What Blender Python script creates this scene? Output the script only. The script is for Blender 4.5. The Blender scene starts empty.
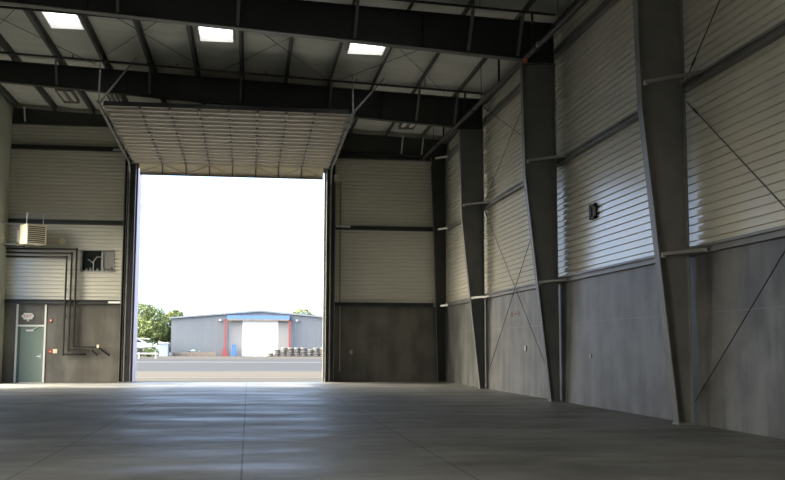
import bpy, bmesh, math, random
from mathutils import Vector, Matrix, noise
random.seed(7)
S = bpy.context.scene
COL = S.collection
R = math.radians

# ------------------------------------------------------------------ layout (metres)
D = 40.67            # inner face of the end wall
XL, XR = -9.42, 8.06 # partition wall, right wall concrete face
WAIN = 3.05          # height of the concrete
G2, G3 = 6.25, 9.24  # girt heights
FRAMES = [('third', 17.4), ('second', 25.3), ('first', 33.6)]
DL, DR, DT = -4.55, 3.04, 8.32  # big door opening
def roof_z(x): return 10.38 - 0.0425 * x      # top of rafters / underside of purlins
def raft_z(x): return 9.50 - 0.065 * x        # underside of rafters

# ------------------------------------------------------------------ materials
def mat(name, base, rough=0.6, metal=0.0, var=0.0, scale=3.0, spec=0.5, bump=0.0, stretch=(1, 1, 1), base2=None, detail=5.0):
    m = bpy.data.materials.new(name); m.use_nodes = True
    nt = m.node_tree; b = nt.nodes['Principled BSDF']
    b.inputs['Base Color'].default_value = (*base, 1)
    b.inputs['Roughness'].default_value = rough
    b.inputs['Metallic'].default_value = metal
    b.inputs['Specular IOR Level'].default_value = spec
    if var or bump or base2:
        tc = nt.nodes.new('ShaderNodeTexCoord'); mp = nt.nodes.new('ShaderNodeMapping')
        mp.inputs['Scale'].default_value = stretch
        nz = nt.nodes.new('ShaderNodeTexNoise')
        nz.inputs['Scale'].default_value = scale; nz.inputs['Detail'].default_value = detail
        nt.links.new(tc.outputs['Object'], mp.inputs[0]); nt.links.new(mp.outputs[0], nz.inputs['Vector'])
        cr = nt.nodes.new('ShaderNodeValToRGB')
        lo = [c * (1 - var) for c in base]; hi = list(base2) if base2 else [min(1, c * (1 + var)) for c in base]
        cr.color_ramp.elements[0].position = 0.32; cr.color_ramp.elements[0].color = (*lo, 1)
        cr.color_ramp.elements[1].position = 0.68; cr.color_ramp.elements[1].color = (*hi, 1)
        nt.links.new(nz.outputs['Fac'], cr.inputs[0]); nt.links.new(cr.outputs[0], b.inputs['Base Color'])
        if bump:
            bp = nt.nodes.new('ShaderNodeBump'); bp.inputs['Strength'].default_value = bump; bp.inputs['Distance'].default_value = 0.02
            nt.links.new(nz.outputs['Fac'], bp.inputs['Height']); nt.links.new(bp.outputs[0], b.inputs['Normal'])
    return m

M = {}
M['steel'] = mat('grey_primer_steel', (0.175, 0.178, 0.17), 0.45, var=0.18, scale=1.2)
M['steel_shaded'] = mat('shaded_primer_steel', (0.034, 0.037, 0.036), 0.5, var=0.15, scale=1.2)  # same primer as the grey steel, with shade put into the colour
M['purlin'] = mat('grey_green_purlin', (0.085, 0.095, 0.088), 0.5, var=0.15, scale=1.5)
M['galv'] = mat('galvanised_steel', (0.34, 0.35, 0.34), 0.42, 0.35, var=0.2, scale=6)
M['brace'] = mat('dull_brace_steel', (0.19, 0.195, 0.19), 0.45, 0.2)
M['bolt'] = mat('bright_bolt_plate', (0.7, 0.7, 0.68), 0.4, 0.2)
M['pipe'] = mat('black_pipe', (0.02, 0.02, 0.019), 0.45)
M['main'] = mat('brown_grey_main_pipe', (0.032, 0.029, 0.025), 0.6, var=0.2, scale=3)
M['rod'] = mat('dark_rod', (0.05, 0.047, 0.042), 0.5)
M['liner'] = mat('cream_liner_panel', (0.63, 0.62, 0.545), 0.22, var=0.05, scale=0.6, spec=0.8)
M['plain'] = mat('pale_partition_panel', (0.52, 0.54, 0.46), 0.55, var=0.05, scale=0.5)
M['insul'] = mat('white_vinyl_insulation', (0.68, 0.69, 0.64), 0.5, var=0.10, scale=0.8, bump=0.25, stretch=(0.6, 2.2, 1))
M['door_cream'] = mat('cream_door_steel', (0.60, 0.555, 0.49), 0.5, var=0.06, scale=1)
M['strut'] = mat('galvanised_strut', (0.80, 0.76, 0.69), 0.35, 0.2)
M['stile'] = mat('grey_stile_steel', (0.14, 0.135, 0.125), 0.5)
M['jamb'] = mat('pink_fringe_jamb', (0.74, 0.62, 0.59), 0.5)  # white trim, tinted pink for the colour fringe of the bright doorway
M['jamb_fringe'] = mat('red_fringe_edge', (0.22, 0.06, 0.05), 0.5)  # red of the colour fringe along the bright doorway edge
M['jamb_grey'] = mat('grey_jamb_trim', (0.36, 0.36, 0.33), 0.5)
M['white'] = mat('white_paint', (0.78, 0.77, 0.73), 0.5)
M['pale'] = mat('pale_frame_paint', (0.75, 0.76, 0.70), 0.45)
M['teal'] = mat('teal_door_paint', (0.20, 0.265, 0.225), 0.45, var=0.05, scale=2)
M['teal_dark'] = mat('dark_teal_paint', (0.075, 0.115, 0.105), 0.5)
M['chrome'] = mat('satin_chrome', (0.75, 0.75, 0.72), 0.25, 0.9)
M['red'] = mat('red_plastic', (0.45, 0.05, 0.035), 0.45)
M['orange'] = mat('orange_paint', (0.65, 0.13, 0.03), 0.5)
M['cream'] = mat('cream_enamel', (0.80, 0.73, 0.55), 0.45)
M['tan'] = mat('tan_enamel', (0.42, 0.34, 0.24), 0.5)
M['slot'] = mat('dark_slot', (0.03, 0.026, 0.022), 0.6)
M['glass_dark'] = mat('dark_glass', (0.016, 0.022, 0.019), 0.12, spec=0.6)
M['facade'] = mat('blue_grey_cladding', (0.128, 0.144, 0.162), 0.55, var=0.06, scale=0.5, stretch=(6, 1, 0.2))
M['facade_roof'] = mat('blue_grey_roof', (0.20, 0.22, 0.24), 0.5)
M['infill'] = mat('grey_infill', (0.24, 0.24, 0.235), 0.6)
M['blue'] = mat('blue_fascia', (0.105, 0.20, 0.42), 0.5)
M['blue2'] = mat('blue_bin', (0.06, 0.16, 0.48), 0.5)
M['red_post'] = mat('red_post_paint', (0.27, 0.05, 0.05), 0.5)
M['far_white'] = mat('white_far_door', (0.92, 0.93, 0.92), 0.5)
M['rubber'] = mat('old_tyre_rubber', (0.11, 0.105, 0.10), 0.8, var=0.35, scale=2.5)
M['wood'] = mat('weathered_wood', (0.22, 0.18, 0.145), 0.8, var=0.25, scale=3)
M['tarp'] = mat('green_tarp', (0.22, 0.42, 0.36), 0.6)
M['boat'] = mat('white_gelcoat', (0.80, 0.80, 0.78), 0.3)
M['boat_glass'] = mat('tinted_glass', (0.03, 0.035, 0.04), 0.15)
M['fence'] = mat('white_fence', (0.42, 0.41, 0.40), 0.6)
M['shed'] = mat('pale_blue_shed', (0.30, 0.36, 0.43), 0.6)
M['bark'] = mat('bark', (0.12, 0.09, 0.06), 0.9, var=0.3, scale=4)
M['leaf'] = mat('green_leaves', (0.115, 0.165, 0.05), 0.6, base2=(0.25, 0.29, 0.10), var=0.2, scale=0.5)
M['paint_mark'] = mat('faded_red_paint_mark', (0.13, 0.035, 0.03), 0.7)
M['apron'] = mat('pale_concrete_apron', (0.06, 0.055, 0.045), 0.8, spec=0.1, var=0.06, scale=0.3)
M['drain'] = mat('dark_drain', (0.035, 0.03, 0.023), 0.8)
M['lot_band'] = mat('blue_grey_band', (0.030, 0.032, 0.036), 0.8, spec=0.1, var=0.16, scale=0.05, stretch=(0.6, 3, 1))
M['lot'] = mat('pale_gravel', (0.052, 0.049, 0.045), 0.9, spec=0.1, var=0.08, scale=0.05, stretch=(0.5, 2, 1))
M['stripe'] = mat('pale_worn_strip', (0.045, 0.045, 0.044), 0.8)

def concrete_wall(lo, hi):
    m = mat('stained_concrete', (0.20, 0.19, 0.165), 0.62)
    nt = m.node_tree; b = nt.nodes['Principled BSDF']
    tc = nt.nodes.new('ShaderNodeTexCoord')
    def nz(scale, st, det=6):
        mp = nt.nodes.new('ShaderNodeMapping'); mp.inputs['Scale'].default_value = st
        n = nt.nodes.new('ShaderNodeTexNoise'); n.inputs['Scale'].default_value = scale; n.inputs['Detail'].default_value = det
        nt.links.new(tc.outputs['Object'], mp.inputs[0]); nt.links.new(mp.outputs[0], n.inputs['Vector']); return n
    a = nz(2.2, (1, 1, 0.16)); c = nz(1.1, (1, 1, 1), 8)
    ad = nt.nodes.new('ShaderNodeMath'); ad.operation = 'ADD'
    nt.links.new(a.outputs['Fac'], ad.inputs[0]); nt.links.new(c.outputs['Fac'], ad.inputs[1])
    cr = nt.nodes.new('ShaderNodeValToRGB')
    cr.color_ramp.elements[0].position = 0.78; cr.color_ramp.elements[0].color = lo
    cr.color_ramp.elements[1].position = 1.24; cr.color_ramp.elements[1].color = hi
    ml = nt.nodes.new('ShaderNodeMath'); ml.operation = 'MULTIPLY'; ml.inputs[1].default_value = 0.5
    nt.links.new(ad.outputs[0], ml.inputs[0])
    cr.color_ramp.elements[0].position = 0.42; cr.color_ramp.elements[1].position = 0.58
    nt.links.new(ml.outputs[0], cr.inputs[0]); nt.links.new(cr.outputs[0], b.inputs['Base Color'])
    b.inputs['Roughness'].default_value = 0.5
    return m
M['concrete'] = concrete_wall((0.070, 0.073, 0.071, 1), (0.145, 0.150, 0.147, 1))
M['concrete_warm_light'] = concrete_wall((0.088, 0.083, 0.072, 1), (0.145, 0.138, 0.122, 1))  # same concrete, with the end wall's warm light put into its tint

def floor_mat():
    m = mat('sealed_concrete_floor', (0.2, 0.2, 0.2), 0.4)
    nt = m.node_tree; b = nt.nodes['Principled BSDF']
    N = nt.nodes.new; L = nt.links.new
    tc = N('ShaderNodeTexCoord'); sx = N('ShaderNodeSeparateXYZ'); L(tc.outputs['Object'], sx.inputs[0])
    def nz(scale, st, det=8, rough=0.55):
        mp = N('ShaderNodeMapping'); mp.inputs['Scale'].default_value = st
        n = N('ShaderNodeTexNoise'); n.inputs['Scale'].default_value = scale; n.inputs['Detail'].default_value = det
        n.inputs['Roughness'].default_value = rough
        L(tc.outputs['Object'], mp.inputs[0]); L(mp.outputs[0], n.inputs['Vector']); return n
    a = nz(0.42, (1, 1.3, 1)); c = nz(2.5, (1, 1.2, 1))
    mx = N('ShaderNodeMath'); mx.operation = 'MULTIPLY_ADD'; mx.inputs[1].default_value = 0.35
    L(c.outputs['Fac'], mx.inputs[0]); L(a.outputs['Fac'], mx.inputs[2])
    cr = N('ShaderNodeValToRGB')
    cr.color_ramp.elements[0].position = 0.52; cr.color_ramp.elements[0].color = (0.115, 0.117, 0.112, 1)
    cr.color_ramp.elements[1].position = 0.82; cr.color_ramp.elements[1].color = (0.235, 0.238, 0.228, 1)
    L(mx.outputs[0], cr.inputs[0])
    # saw-cut joints running towards the door
    prev = None
    for xj in (-2.43, -0.05, 2.38):
        s = N('ShaderNodeMath'); s.operation = 'SUBTRACT'; L(sx.outputs['X'], s.inputs[0]); s.inputs[1].default_value = xj
        ab = N('ShaderNodeMath'); ab.operation = 'ABSOLUTE'; L(s.outputs[0], ab.inputs[0])
        lt = N('ShaderNodeMath'); lt.operation = 'LESS_THAN'; L(ab.outputs[0], lt.inputs[0]); lt.inputs[1].default_value = 0.013
        if prev is None: prev = lt
        else:
            mm = N('ShaderNodeMath'); mm.operation = 'MAXIMUM'; L(prev.outputs[0], mm.inputs[0]); L(lt.outputs[0], mm.inputs[1]); prev = mm
    mix = N('ShaderNodeMixRGB'); L(prev.outputs[0], mix.inputs[0]); L(cr.outputs[0], mix.inputs[1]); mix.inputs[2].default_value = (0.075, 0.073, 0.07, 1)
    L(mix.outputs[0], b.inputs['Base Color'])
    rr = N('ShaderNodeMapRange'); rr.inputs['From Min'].default_value = 0.35; rr.inputs['From Max'].default_value = 0.65
    rr.inputs['To Min'].default_value = 0.68; rr.inputs['To Max'].default_value = 0.44
    d = nz(0.5, (0.7, 1.6, 1), 6); L(d.outputs['Fac'], rr.inputs['Value']); L(rr.outputs[0], b.inputs['Roughness'])
    return m
M['floor'] = floor_mat()

def skylight_mat():
    m = bpy.data.materials.new('daylit_skylight_lens'); m.use_nodes = True
    b = m.node_tree.nodes['Principled BSDF']
    b.inputs['Base Color'].default_value = (0.8, 0.8, 0.8, 1)
    b.inputs['Emission Color'].default_value = (0.97, 0.98, 1.0, 1)
    b.inputs['Emission Strength'].default_value = 2.4
    return m
M['lens'] = skylight_mat()

# ------------------------------------------------------------------ mesh builder
class MB:
    def __init__(s): s.v = []; s.f = []
    def add(s, vs, fs):
        o = len(s.v); s.v += [tuple(v) for v in vs]; s.f += [tuple(i + o for i in f) for f in fs]; return s
    def box(s, x0, x1, y0, y1, z0, z1):
        vs = [(x, y, z) for z in (z0, z1) for y in (y0, y1) for x in (x0, x1)]
        return s.add(vs, [(0, 2, 3, 1), (4, 5, 7, 6), (0, 1, 5, 4), (2, 6, 7, 3), (0, 4, 6, 2), (1, 3, 7, 5)])
    def bar(s, p, q, w, h, up=(0, 0, 1)):
        p, q = Vector(p), Vector(q); d = (q - p).normalized(); u = Vector(up)
        if abs(d.dot(u)) > 0.98: u = Vector((0, 1, 0))
        a = d.cross(u).normalized(); b = a.cross(d).normalized()
        vs = [c + a * i * w / 2 + b * j * h / 2 for c in (p, q) for i, j in ((-1, -1), (1, -1), (1, 1), (-1, 1))]
        return s.add(vs, [(3, 2, 1, 0), (4, 5, 6, 7), (0, 1, 5, 4), (1, 2, 6, 5), (2, 3, 7, 6), (3, 0, 4, 7)])
    def angle(s, p, q, w=0.06, t=0.008, up=(0, 0, 1)):
        p, q = Vector(p), Vector(q); d = (q - p).normalized(); u = Vector(up)
        if abs(d.dot(u)) > 0.98: u = Vector((0, 1, 0))
        a = d.cross(u).normalized(); b = a.cross(d).normalized()
        s.bar(p, q, w, t, up); o = a * (w / 2) + b * (w / 2)
        return s.bar(p + o, q + o, t, w, up)
    def tube(s, pts, r, n=8, cap=True):
        pts = [Vector(p) for p in pts]; rings = []
        for i, p in enumerate(pts):
            d = ((pts[i + 1] - p).normalized() if i < len(pts) - 1 else Vector((0, 0, 0))) + ((p - pts[i - 1]).normalized() if i else Vector((0, 0, 0)))
            d.normalize(); u = Vector((0, 0, 1)) if abs(d.z) < 0.95 else Vector((0, 1, 0))
            a = d.cross(u).normalized(); b = a.cross(d).normalized()
            k = 1.0
            if 0 < i < len(pts) - 1: k = 1 / max(0.5, d.dot((p - pts[i - 1]).normalized()))
            rr = r[i] if isinstance(r, (list, tuple)) else r
            rings.append([p + (a * math.cos(t) + b * math.sin(t)) * rr * (k if k < 1.5 else 1.4) for t in [2 * math.pi * j / n for j in range(n)]])
        vs = [v for rg in rings for v in rg]; fs = []
        for i in range(len(rings) - 1):
            for j in range(n): fs.append((i * n + j, i * n + (j + 1) % n, (i + 1) * n + (j + 1) % n, (i + 1) * n + j))
        if cap: fs += [tuple(range(n - 1, -1, -1)), tuple((len(rings) - 1) * n + j for j in range(n))]
        return s.add(vs, fs)
    def prism(s, poly, axis, a, b):
        n = len(poly)
        def P(u, v, w): return {'y': (u, w, v), 'x': (w, u, v), 'z': (u, v, w)}[axis]
        vs = [P(u, v, a) for u, v in poly] + [P(u, v, b) for u, v in poly]
        fs = [tuple(range(n)), tuple(range(2 * n - 1, n - 1, -1))] + [(i, (i + 1) % n, n + (i + 1) % n, n + i) for i in range(n)]
        return s.add(vs, fs)
    def build(s, name, m, parent=None, bevel=0, smooth=False):
        off = Vector((0, 0, 0))
        if parent is not None:
            p = parent
            while p: off += p.location; p = p.parent
        me = bpy.data.meshes.new(name)
        me.from_pydata([tuple(Vector(v) - off) for v in s.v], [], s.f)
        bm = bmesh.new(); bm.from_mesh(me)
        bmesh.ops.recalc_face_normals(bm, faces=bm.faces); bm.to_mesh(me); bm.free()
        me.materials.append(M[m] if isinstance(m, str) else m)
        o = bpy.data.objects.new(name, me); COL.objects.link(o)
        if parent is not None: o.parent = parent
        if smooth:
            for f in me.polygons: f.use_smooth = True
        if bevel:
            md = o.modifiers.new('edge', 'BEVEL'); md.width = bevel; md.segments = 2; md.limit_method = 'ANGLE'
        return o

def tag(o, label, cat, group=None):
    o['label'] = label; o['category'] = cat; o['kind'] = 'thing'
    if group: o['group'] = group
    return o
def thing(name, loc, label, cat, group=None):
    o = bpy.data.objects.new(name, None); COL.objects.link(o); o.location = loc; o.empty_display_size = 0.2
    return tag(o, label, cat, group)
def struct(o):
    o['kind'] = 'structure'; return o

# ------------------------------------------------------------------ ribbed liner panels
PITCH = 0.1524
def rib_profile(z0, z1):
    """(depth, z) polyline: broad flats with a narrow groove between them."""
    pts = [(0.0, z0)]; z = z0
    while z < z1 - 0.01:
        for dz, dep in ((0.084, 0.0), (0.094, 0.048), (0.138, 0.048), (0.149, 0.0)):
            if z + dz < z1: pts.append((dep, z + dz))
        z += PITCH
    pts.append((0.0, z1)); return pts
def liner_back(mb, x0, x1, z0, z1, y=D):
    pr = rib_profile(z0, z1); n = len(pr)
    mb.add([(x0, y + d, z) for d, z in pr] + [(x1, y + d, z) for d, z in pr], [(i, i + 1, n + i + 1, n + i) for i in range(n - 1)])
    mb.box(x0, x1, y + 0.05, y + 0.20, z0, z1)
def liner_right(mb, y0, y1, z0, z1, x):
    pr = rib_profile(z0, z1); n = len(pr)
    mb.add([(x + d, y0, z) for d, z in pr] + [(x + d, y1, z) for d, z in pr], [(i, i + 1, n + i + 1, n + i) for i in range(n - 1)])
    mb.box(x + 0.05, x + 0.20, y0, y1, z0, z1)

# ------------------------------------------------------------------ the shell
YB = -14.0     # rear end of the hall, behind the viewpoint
struct(MB().box(XL - 0.3, XR + 0.2, YB - 0.3, D + 0.28, -0.25, 0.0).build('floor', 'floor'))

c = MB()
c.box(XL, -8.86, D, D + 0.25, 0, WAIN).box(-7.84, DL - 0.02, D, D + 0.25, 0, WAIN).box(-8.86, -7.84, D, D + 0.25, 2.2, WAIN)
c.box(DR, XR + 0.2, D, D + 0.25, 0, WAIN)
wb = struct(c.build('wall_back', 'concrete_warm_light'))
p = MB()
WX0, WX1, WZ0, WZ1 = -6.62, -5.34, 4.36, 5.18       # framed opening beside the pipes
liner_back(p, XL - 0.2, WX0, WAIN, 11.2); liner_back(p, WX1, DL, WAIN, 11.0)
liner_back(p, WX0, WX1, WAIN, WZ0); liner_back(p, WX0, WX1, WZ1, 11.05)
liner_back(p, DL, DR, 8.9, 10.8); liner_back(p, DR, XR + 0.2, WAIN, 10.5)
struct(p.build('liner_panel', 'liner', wb))

YR0 = 4.0
wr = struct(MB().box(XR, XR + 0.25, YB, D + 0.25, 0, WAIN).build('wall_right', 'concrete'))
p = MB(); liner_right(p, YB, D + 0.2, WAIN, 10.4, XR + 0.06)
struct(p.build('liner_panel', 'liner', wr))
# form seams of the poured wall
p = MB()
for z in (2.0,):
    p.box(XR - 0.003, XR, YB, D, z - 0.004, z + 0.006)
struct(p.build('pour_seam', 'steel', wr))

RO0, RO1, ROH = 2.5, 9.2, 5.0        # unseen side doorway by the viewpoint, added for more daylight
SO0, SO1, SOH = 35.4, 39.15, 6.6     # unseen side doorway, inferred from the floor's sun strip, added for daylight
p = MB()
p.box(XL - 0.2, XL, SO1, D + 0.2, 0, 11.25).box(XL - 0.2, XL, RO1, SO0, 0, 11.25).box(XL - 0.2, XL, YB, RO0, 0, 10.9).box(XL - 0.2, XL, RO0, RO1, ROH, 10.9).box(XL - 0.2, XL, SO0, SO1, SOH, 11.25)
struct(p.build('wall_left', 'plain'))
struct(MB().box(XL, XR, YB - 0.2, YB, 0, 11.2).build('wall_rear', 'liner'))

# draped roof insulation with skylight openings
PURX = [-0.38 + 1.48 * k for k in range(-6, 6)]     # purlin lines
SKYX = [(-5.97, -5.02), (-1.62, -0.62), (2.85, 3.95)]
SKYY = [(27.5, 30.0), (19.6, 22.0), (11.6, 14.0), (2.5, 5.0), (-6, -3.5)]  # first row is in view; the others are unseen, added for light
xs = sorted(set([XL - 0.2, XR + 0.25] + PURX + [a for q in SKYX for a in q] + [XL - 0.2 + i * 0.37 for i in range(48)]))
ys = sorted(set([YB - 0.2, D + 0.2] + [a for q in SKYY for a in q] + [YB + i * 0.45 for i in range(122)]))
def ins_z(x, y):
    z = roof_z(x) + 0.235
    t = min(abs(x - q) for q in PURX); sag = min(1, t / 0.74)
    z -= 0.07 * (sag * sag * (3 - 2 * sag)) * (0.6 + 0.6 * noise.noise(Vector((x * 0.5, y * 0.9, 3))))
    z += 0.02 * noise.noise(Vector((x * 0.8, y * 2.3, 7)))
    return z
vid = {}; c = MB()
for i, x in enumerate(xs):
    for j, y in enumerate(ys): c.v.append((x, y, ins_z(x, y)))
n = len(ys)
for i in range(len(xs) - 1):
    for j in range(n - 1):
        mx, my = (xs[i] + xs[i + 1]) / 2, (ys[j] + ys[j + 1]) / 2
        if any(a < mx < b for a, b in SKYX) and any(a < my < b for a, b in SKYY): continue
        c.f.append((i * n + j, i * n + j + 1, (i + 1) * n + j + 1, (i + 1) * n + j))
ce = struct(c.build('ceiling', 'insul', smooth=True))
md = ce.modifiers.new('thick', 'SOLIDIFY'); md.thickness = 0.06; md.offset = 1

# ------------------------------------------------------------------ skylights
nameS = {0: 'bright rectangular skylight nearest the partition wall', 1: 'bright rectangular skylight in the middle of the row of three', 2: 'bright rectangular skylight of the row nearest the ribbed side wall'}
for k, (x0, x1) in enumerate(SKYX):
    for b, (y0, y1) in enumerate(SKYY):
        zb = roof_z((x0 + x1) / 2) + 0.2
        g = 'skylights between the two rafters' if b == 0 else 'unseen skylights added for light'
        lab = nameS[k] if b == 0 else 'unseen roof skylight added over the other bays for light'
        t = thing('skylight', ((x0 + x1) / 2, (y0 + y1) / 2, zb), lab, 'skylight', g)
        f = MB()
        for xa, xb, ya, yb in ((x0 - 0.03, x0 + 0.01, y0, y1), (x1 - 0.01, x1 + 0.03, y0, y1), (x0, x1, y0 - 0.03, y0 + 0.01), (x0, x1, y1 - 0.01, y1 + 0.03)):
            f.box(xa, xb, ya, yb, zb - 0.03, zb + 0.24)
        f.build('curb', 'white', t)
        MB().box(x0, x1, y0, y1, zb + 0.2, zb + 0.23).build('lens', 'lens', t)

# ------------------------------------------------------------------ frames: columns and rafters
def flange(mb, pts, y0, y1, t=0.022):
    for (xa, za), (xb, zb) in zip(pts, pts[1:]):
        d = Vector((xb - xa, 0, zb - za)); d.normalize(); nn = Vector((-d.z, 0, d.x)) * t
        mb.prism([(xa, za), (xb, zb), (xb + nn.x, zb + nn.z), (xa + nn.x, za + nn.z)], 'y', y0, y1)
order = {'third': 'third steel column from the end wall, widest and closest', 'second': 'second steel column from the end wall, with rods on its far side', 'first': 'first steel column from the end wall, slimmest of the three tapered ones'}
for nm, yc in FRAMES:
    xb = {'third': 7.70, 'second': 7.77, 'first': 7.83}[nm]
    xt = 7.15 if nm != 'first' else 7.22
    xt2 = xt - 0.06; zk = 5.85; zt = 8.95
    t = thing('steel_column', (7.85, yc, 0), 'tapered grey ' + order[nm], 'column', 'tapered columns along the side wall')
    MB().prism([(xb, 0.03), (7.98, 0.03), (7.98, zt), (xt2, zt), (xt, zk)], 'y', yc - 0.006, yc + 0.006).build('web', 'steel', t)
    f = MB(); flange(f, [(xb, 0.03), (xt, zk), (xt2, zt)], yc - 0.11, yc + 0.11); f.build('inner_flange', 'steel', t)
    f = MB(); f.box(7.965, 7.985, yc - 0.11, yc + 0.11, 0.03, zt); f.build('outer_flange', 'steel', t)
    MB().box(xb - 0.04, 8.02, yc - 0.14, yc + 0.14, 0, 0.03).build('base_plate', 'steel', t)
    MB().box(xt2 - 0.02, 7.985, yc - 0.11, yc + 0.11, zt - 0.025, zt).build('cap_plate', 'steel', t)
    for z in (WAIN, G2):
        xi = xb + (xt - xb) * z / zk if z < zk else xt
        b = MB().angle((xi + 0.03, yc - 0.11, z), (7.98, yc - 0.85, z + 0.02), 0.06, 0.01).build('flange_brace', 'galv' if nm != 'third' else ('brace' if z < 4 else 'steel'), t)
        MB().box(xi + 0.015, xi + 0.075, yc - 0.16, yc - 0.11, z - 0.035, z + 0.045).build('clip', 'bolt', b)

BR = [-6.42, -3.42, -0.42, 2.6, 5.62, 6.96]
lab = {'third': 'dark rafter above the third column, over the viewpoint', 'second': 'dark deep rafter running from the second column across the top of the view', 'first': 'dark tapered rafter running from the first column behind the raised door edge'}
for nm, yc in FRAMES:
    t = thing('roof_rafter', (0, yc, raft_z(0)), lab[nm], 'rafter', 'steel rafters under the roof')
    poly = [(XL + 0.02, raft_z(XL)), (7.06, raft_z(7.06)), (7.06, 8.955), (7.985, 8.955), (7.985, roof_z(7.985)), (XL + 0.02, roof_z(XL))]
    MB().prism(poly, 'y', yc - 0.006, yc + 0.006).build('web', 'steel_shaded', t)
    f = MB(); flange(f, [(7.06, raft_z(7.06)), (XL + 0.02, raft_z(XL))], yc - 0.12, yc + 0.12); f.build('bottom_flange', 'steel' if nm == 'second' else 'steel_shaded', t)  # second rafter's paler flange carries floor bounce light in its colour
    f = MB(); flange(f, [(7.985, roof_z(7.985)-0.001), (XL + 0.02, roof_z(XL)-0.001)], yc - 0.12, yc + 0.12, -0.02 if False else 0.02)
    for i in range(len(f.v)): f.v[i] = (f.v[i][0], f.v[i][1], f.v[i][2] + (0.0))
    f.build('top_flange', 'steel_shaded', t)
    for x in (7.08, 4.4, 0.2, -4.2):
        MB().box(x - 0.006, x + 0.006, yc - 0.1, yc + 0.1, raft_z(x) + 0.01 if x < 7 else 8.97, roof_z(x) - 0.03).build('stiffener', 'steel_shaded', t)
    for x in BR:
        MB().angle((x, yc - 0.11, raft_z(x) + 0.05), (x + 0.03, yc - 0.62, roof_z(x) + 0.02), 0.07, 0.01).build('flange_brace', 'brace', t)
# end-wall rafter
YE = D - 0.14
def ez(x):
    if x < -4.9: return 10.18
    return 10.16 - (x + 4.9) * 0.0962 if x < 3 else 9.40 - (x - 3) * 0.02
t = thing('roof_rafter', (0, YE, ez(0)), 'shallow dark rafter along the top of the end wall', 'rafter', 'steel rafters under the roof')
EZ = [(XL + 0.02, 10.18), (-4.9, 10.16), (3.0, 9.40), (8.0, 9.30)]
MB().prism(EZ + [(8.0, roof_z(8)), (XL + 0.02, roof_z(XL))], 'y', YE - 0.006, YE + 0.006).build('web', 'steel_shaded', t)
f = MB(); flange(f, EZ[::-1], YE - 0.1, YE + 0.1); f.build('bottom_flange', 'steel_shaded', t)
for x in (-8.9, -5.35, 7.0, 6.15):
    MB().angle((x, YE - 0.1, ez(x) + 0.05), (x + 0.02, YE - 0.45, roof_z(x)), 0.06, 0.01).build('flange_brace', 'galv', t)

# ------------------------------------------------------------------ purlins
words = ['first', 'second', 'third', 'fourth', 'fifth', 'sixth', 'seventh', 'eighth', 'ninth', 'tenth', 'eleventh', 'twelfth']
for k, x in enumerate(PURX):
    z0 = roof_z(x) + 0.002; z1 = z0 + 0.21
    m = MB()
    m.box(x - 0.005, x + 0.005, YB, D - 0.02, z0, z1).box(x - 0.07, x, YB, D - 0.02, z0, z0 + 0.01).box(x, x + 0.07, YB, D - 0.02, z1 - 0.01, z1)
    m.box(x - 0.07, x - 0.062, YB, D - 0.02, z0, z0 + 0.03)
    tag(m.build('roof_purlin', 'purlin'), 'long grey roof purlin, %s counted from the partition wall' % words[k], 'purlin', 'purlins under the white insulation')
m = MB(); m.box(7.82, 8.04, YB, D - 0.03, 9.86, 9.875).box(8.03, 8.045, YB, D - 0.03, 9.86, 10.03).box(7.82, 7.83, YB, D - 0.03, 9.86, 9.9)
tag(m.build('eave_strut', 'purlin'), 'grey eave strut along the top of the ribbed side wall', 'eave strut')

# ------------------------------------------------------------------ girts
def girt(p, q, h, label, matn='steel', depth=0.16, lip=True):
    p, q = Vector(p), Vector(q); d = (q - p).normalized(); out = Vector((-d.y, d.x, 0))
    m = MB()
    m.bar(p + Vector((0, 0, h / 2)), q + Vector((0, 0, h / 2)), depth, 0.012)
    m.bar(p - Vector((0, 0, h / 2)), q - Vector((0, 0, h / 2)), depth, 0.012)
    m.bar(p, q, 0.012, h)
    if lip:
        for s in (-1, 1):
            m.bar(p + out * s * depth / 2 + Vector((0, 0, s * (h / 2 - 0.02))), q + out * s * depth / 2 + Vector((0, 0, s * (h / 2 - 0.02))), 0.012, 0.05)
    return tag(m.build('wall_girt', matn), label, 'girt', 'horizontal wall girts')
yg = D - 0.085
PX0, PX1 = -5.0, -4.57     # left door post
QX0, QX1 = 3.06, 3.42      # right door post
for z, h, w in ((WAIN + 0.08, 0.15, 'on top of the concrete'), (G2 + 0.02, 0.15, 'at mid height'), (G3, 0.17, 'at high level')):
    girt((XL + 0.01, yg, z), (PX0 - 0.0, yg, z), h, 'dark end-wall girt %s, by the exit door side' % w, 'steel_shaded')
    girt((QX1 + 0.02, yg, z), (7.40 if z > 8 else 7.5, yg, z), h, 'dark end-wall girt %s, between big door and corner' % w, 'steel_shaded')
xg = XR - 0.03
bays = [(33.62, D - 0.45, 'between corner post and first column'), (25.32, 33.58, 'between first and second columns'), (17.42, 25.28, 'between second and third columns'), (4.0, 17.38, 'beyond the third column, closest to the viewpoint')]
for y0, y1, w in bays:
    for z, h, lv in ((WAIN + 0.085, 0.15, 'low'), (G2, 0.15, 'middle'), (G3, 0.17, 'upper')):
        girt((xg, y0, z), (xg, y1, z), h, '%s dark side-wall girt %s' % (lv, w), 'steel', depth=0.14)

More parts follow.
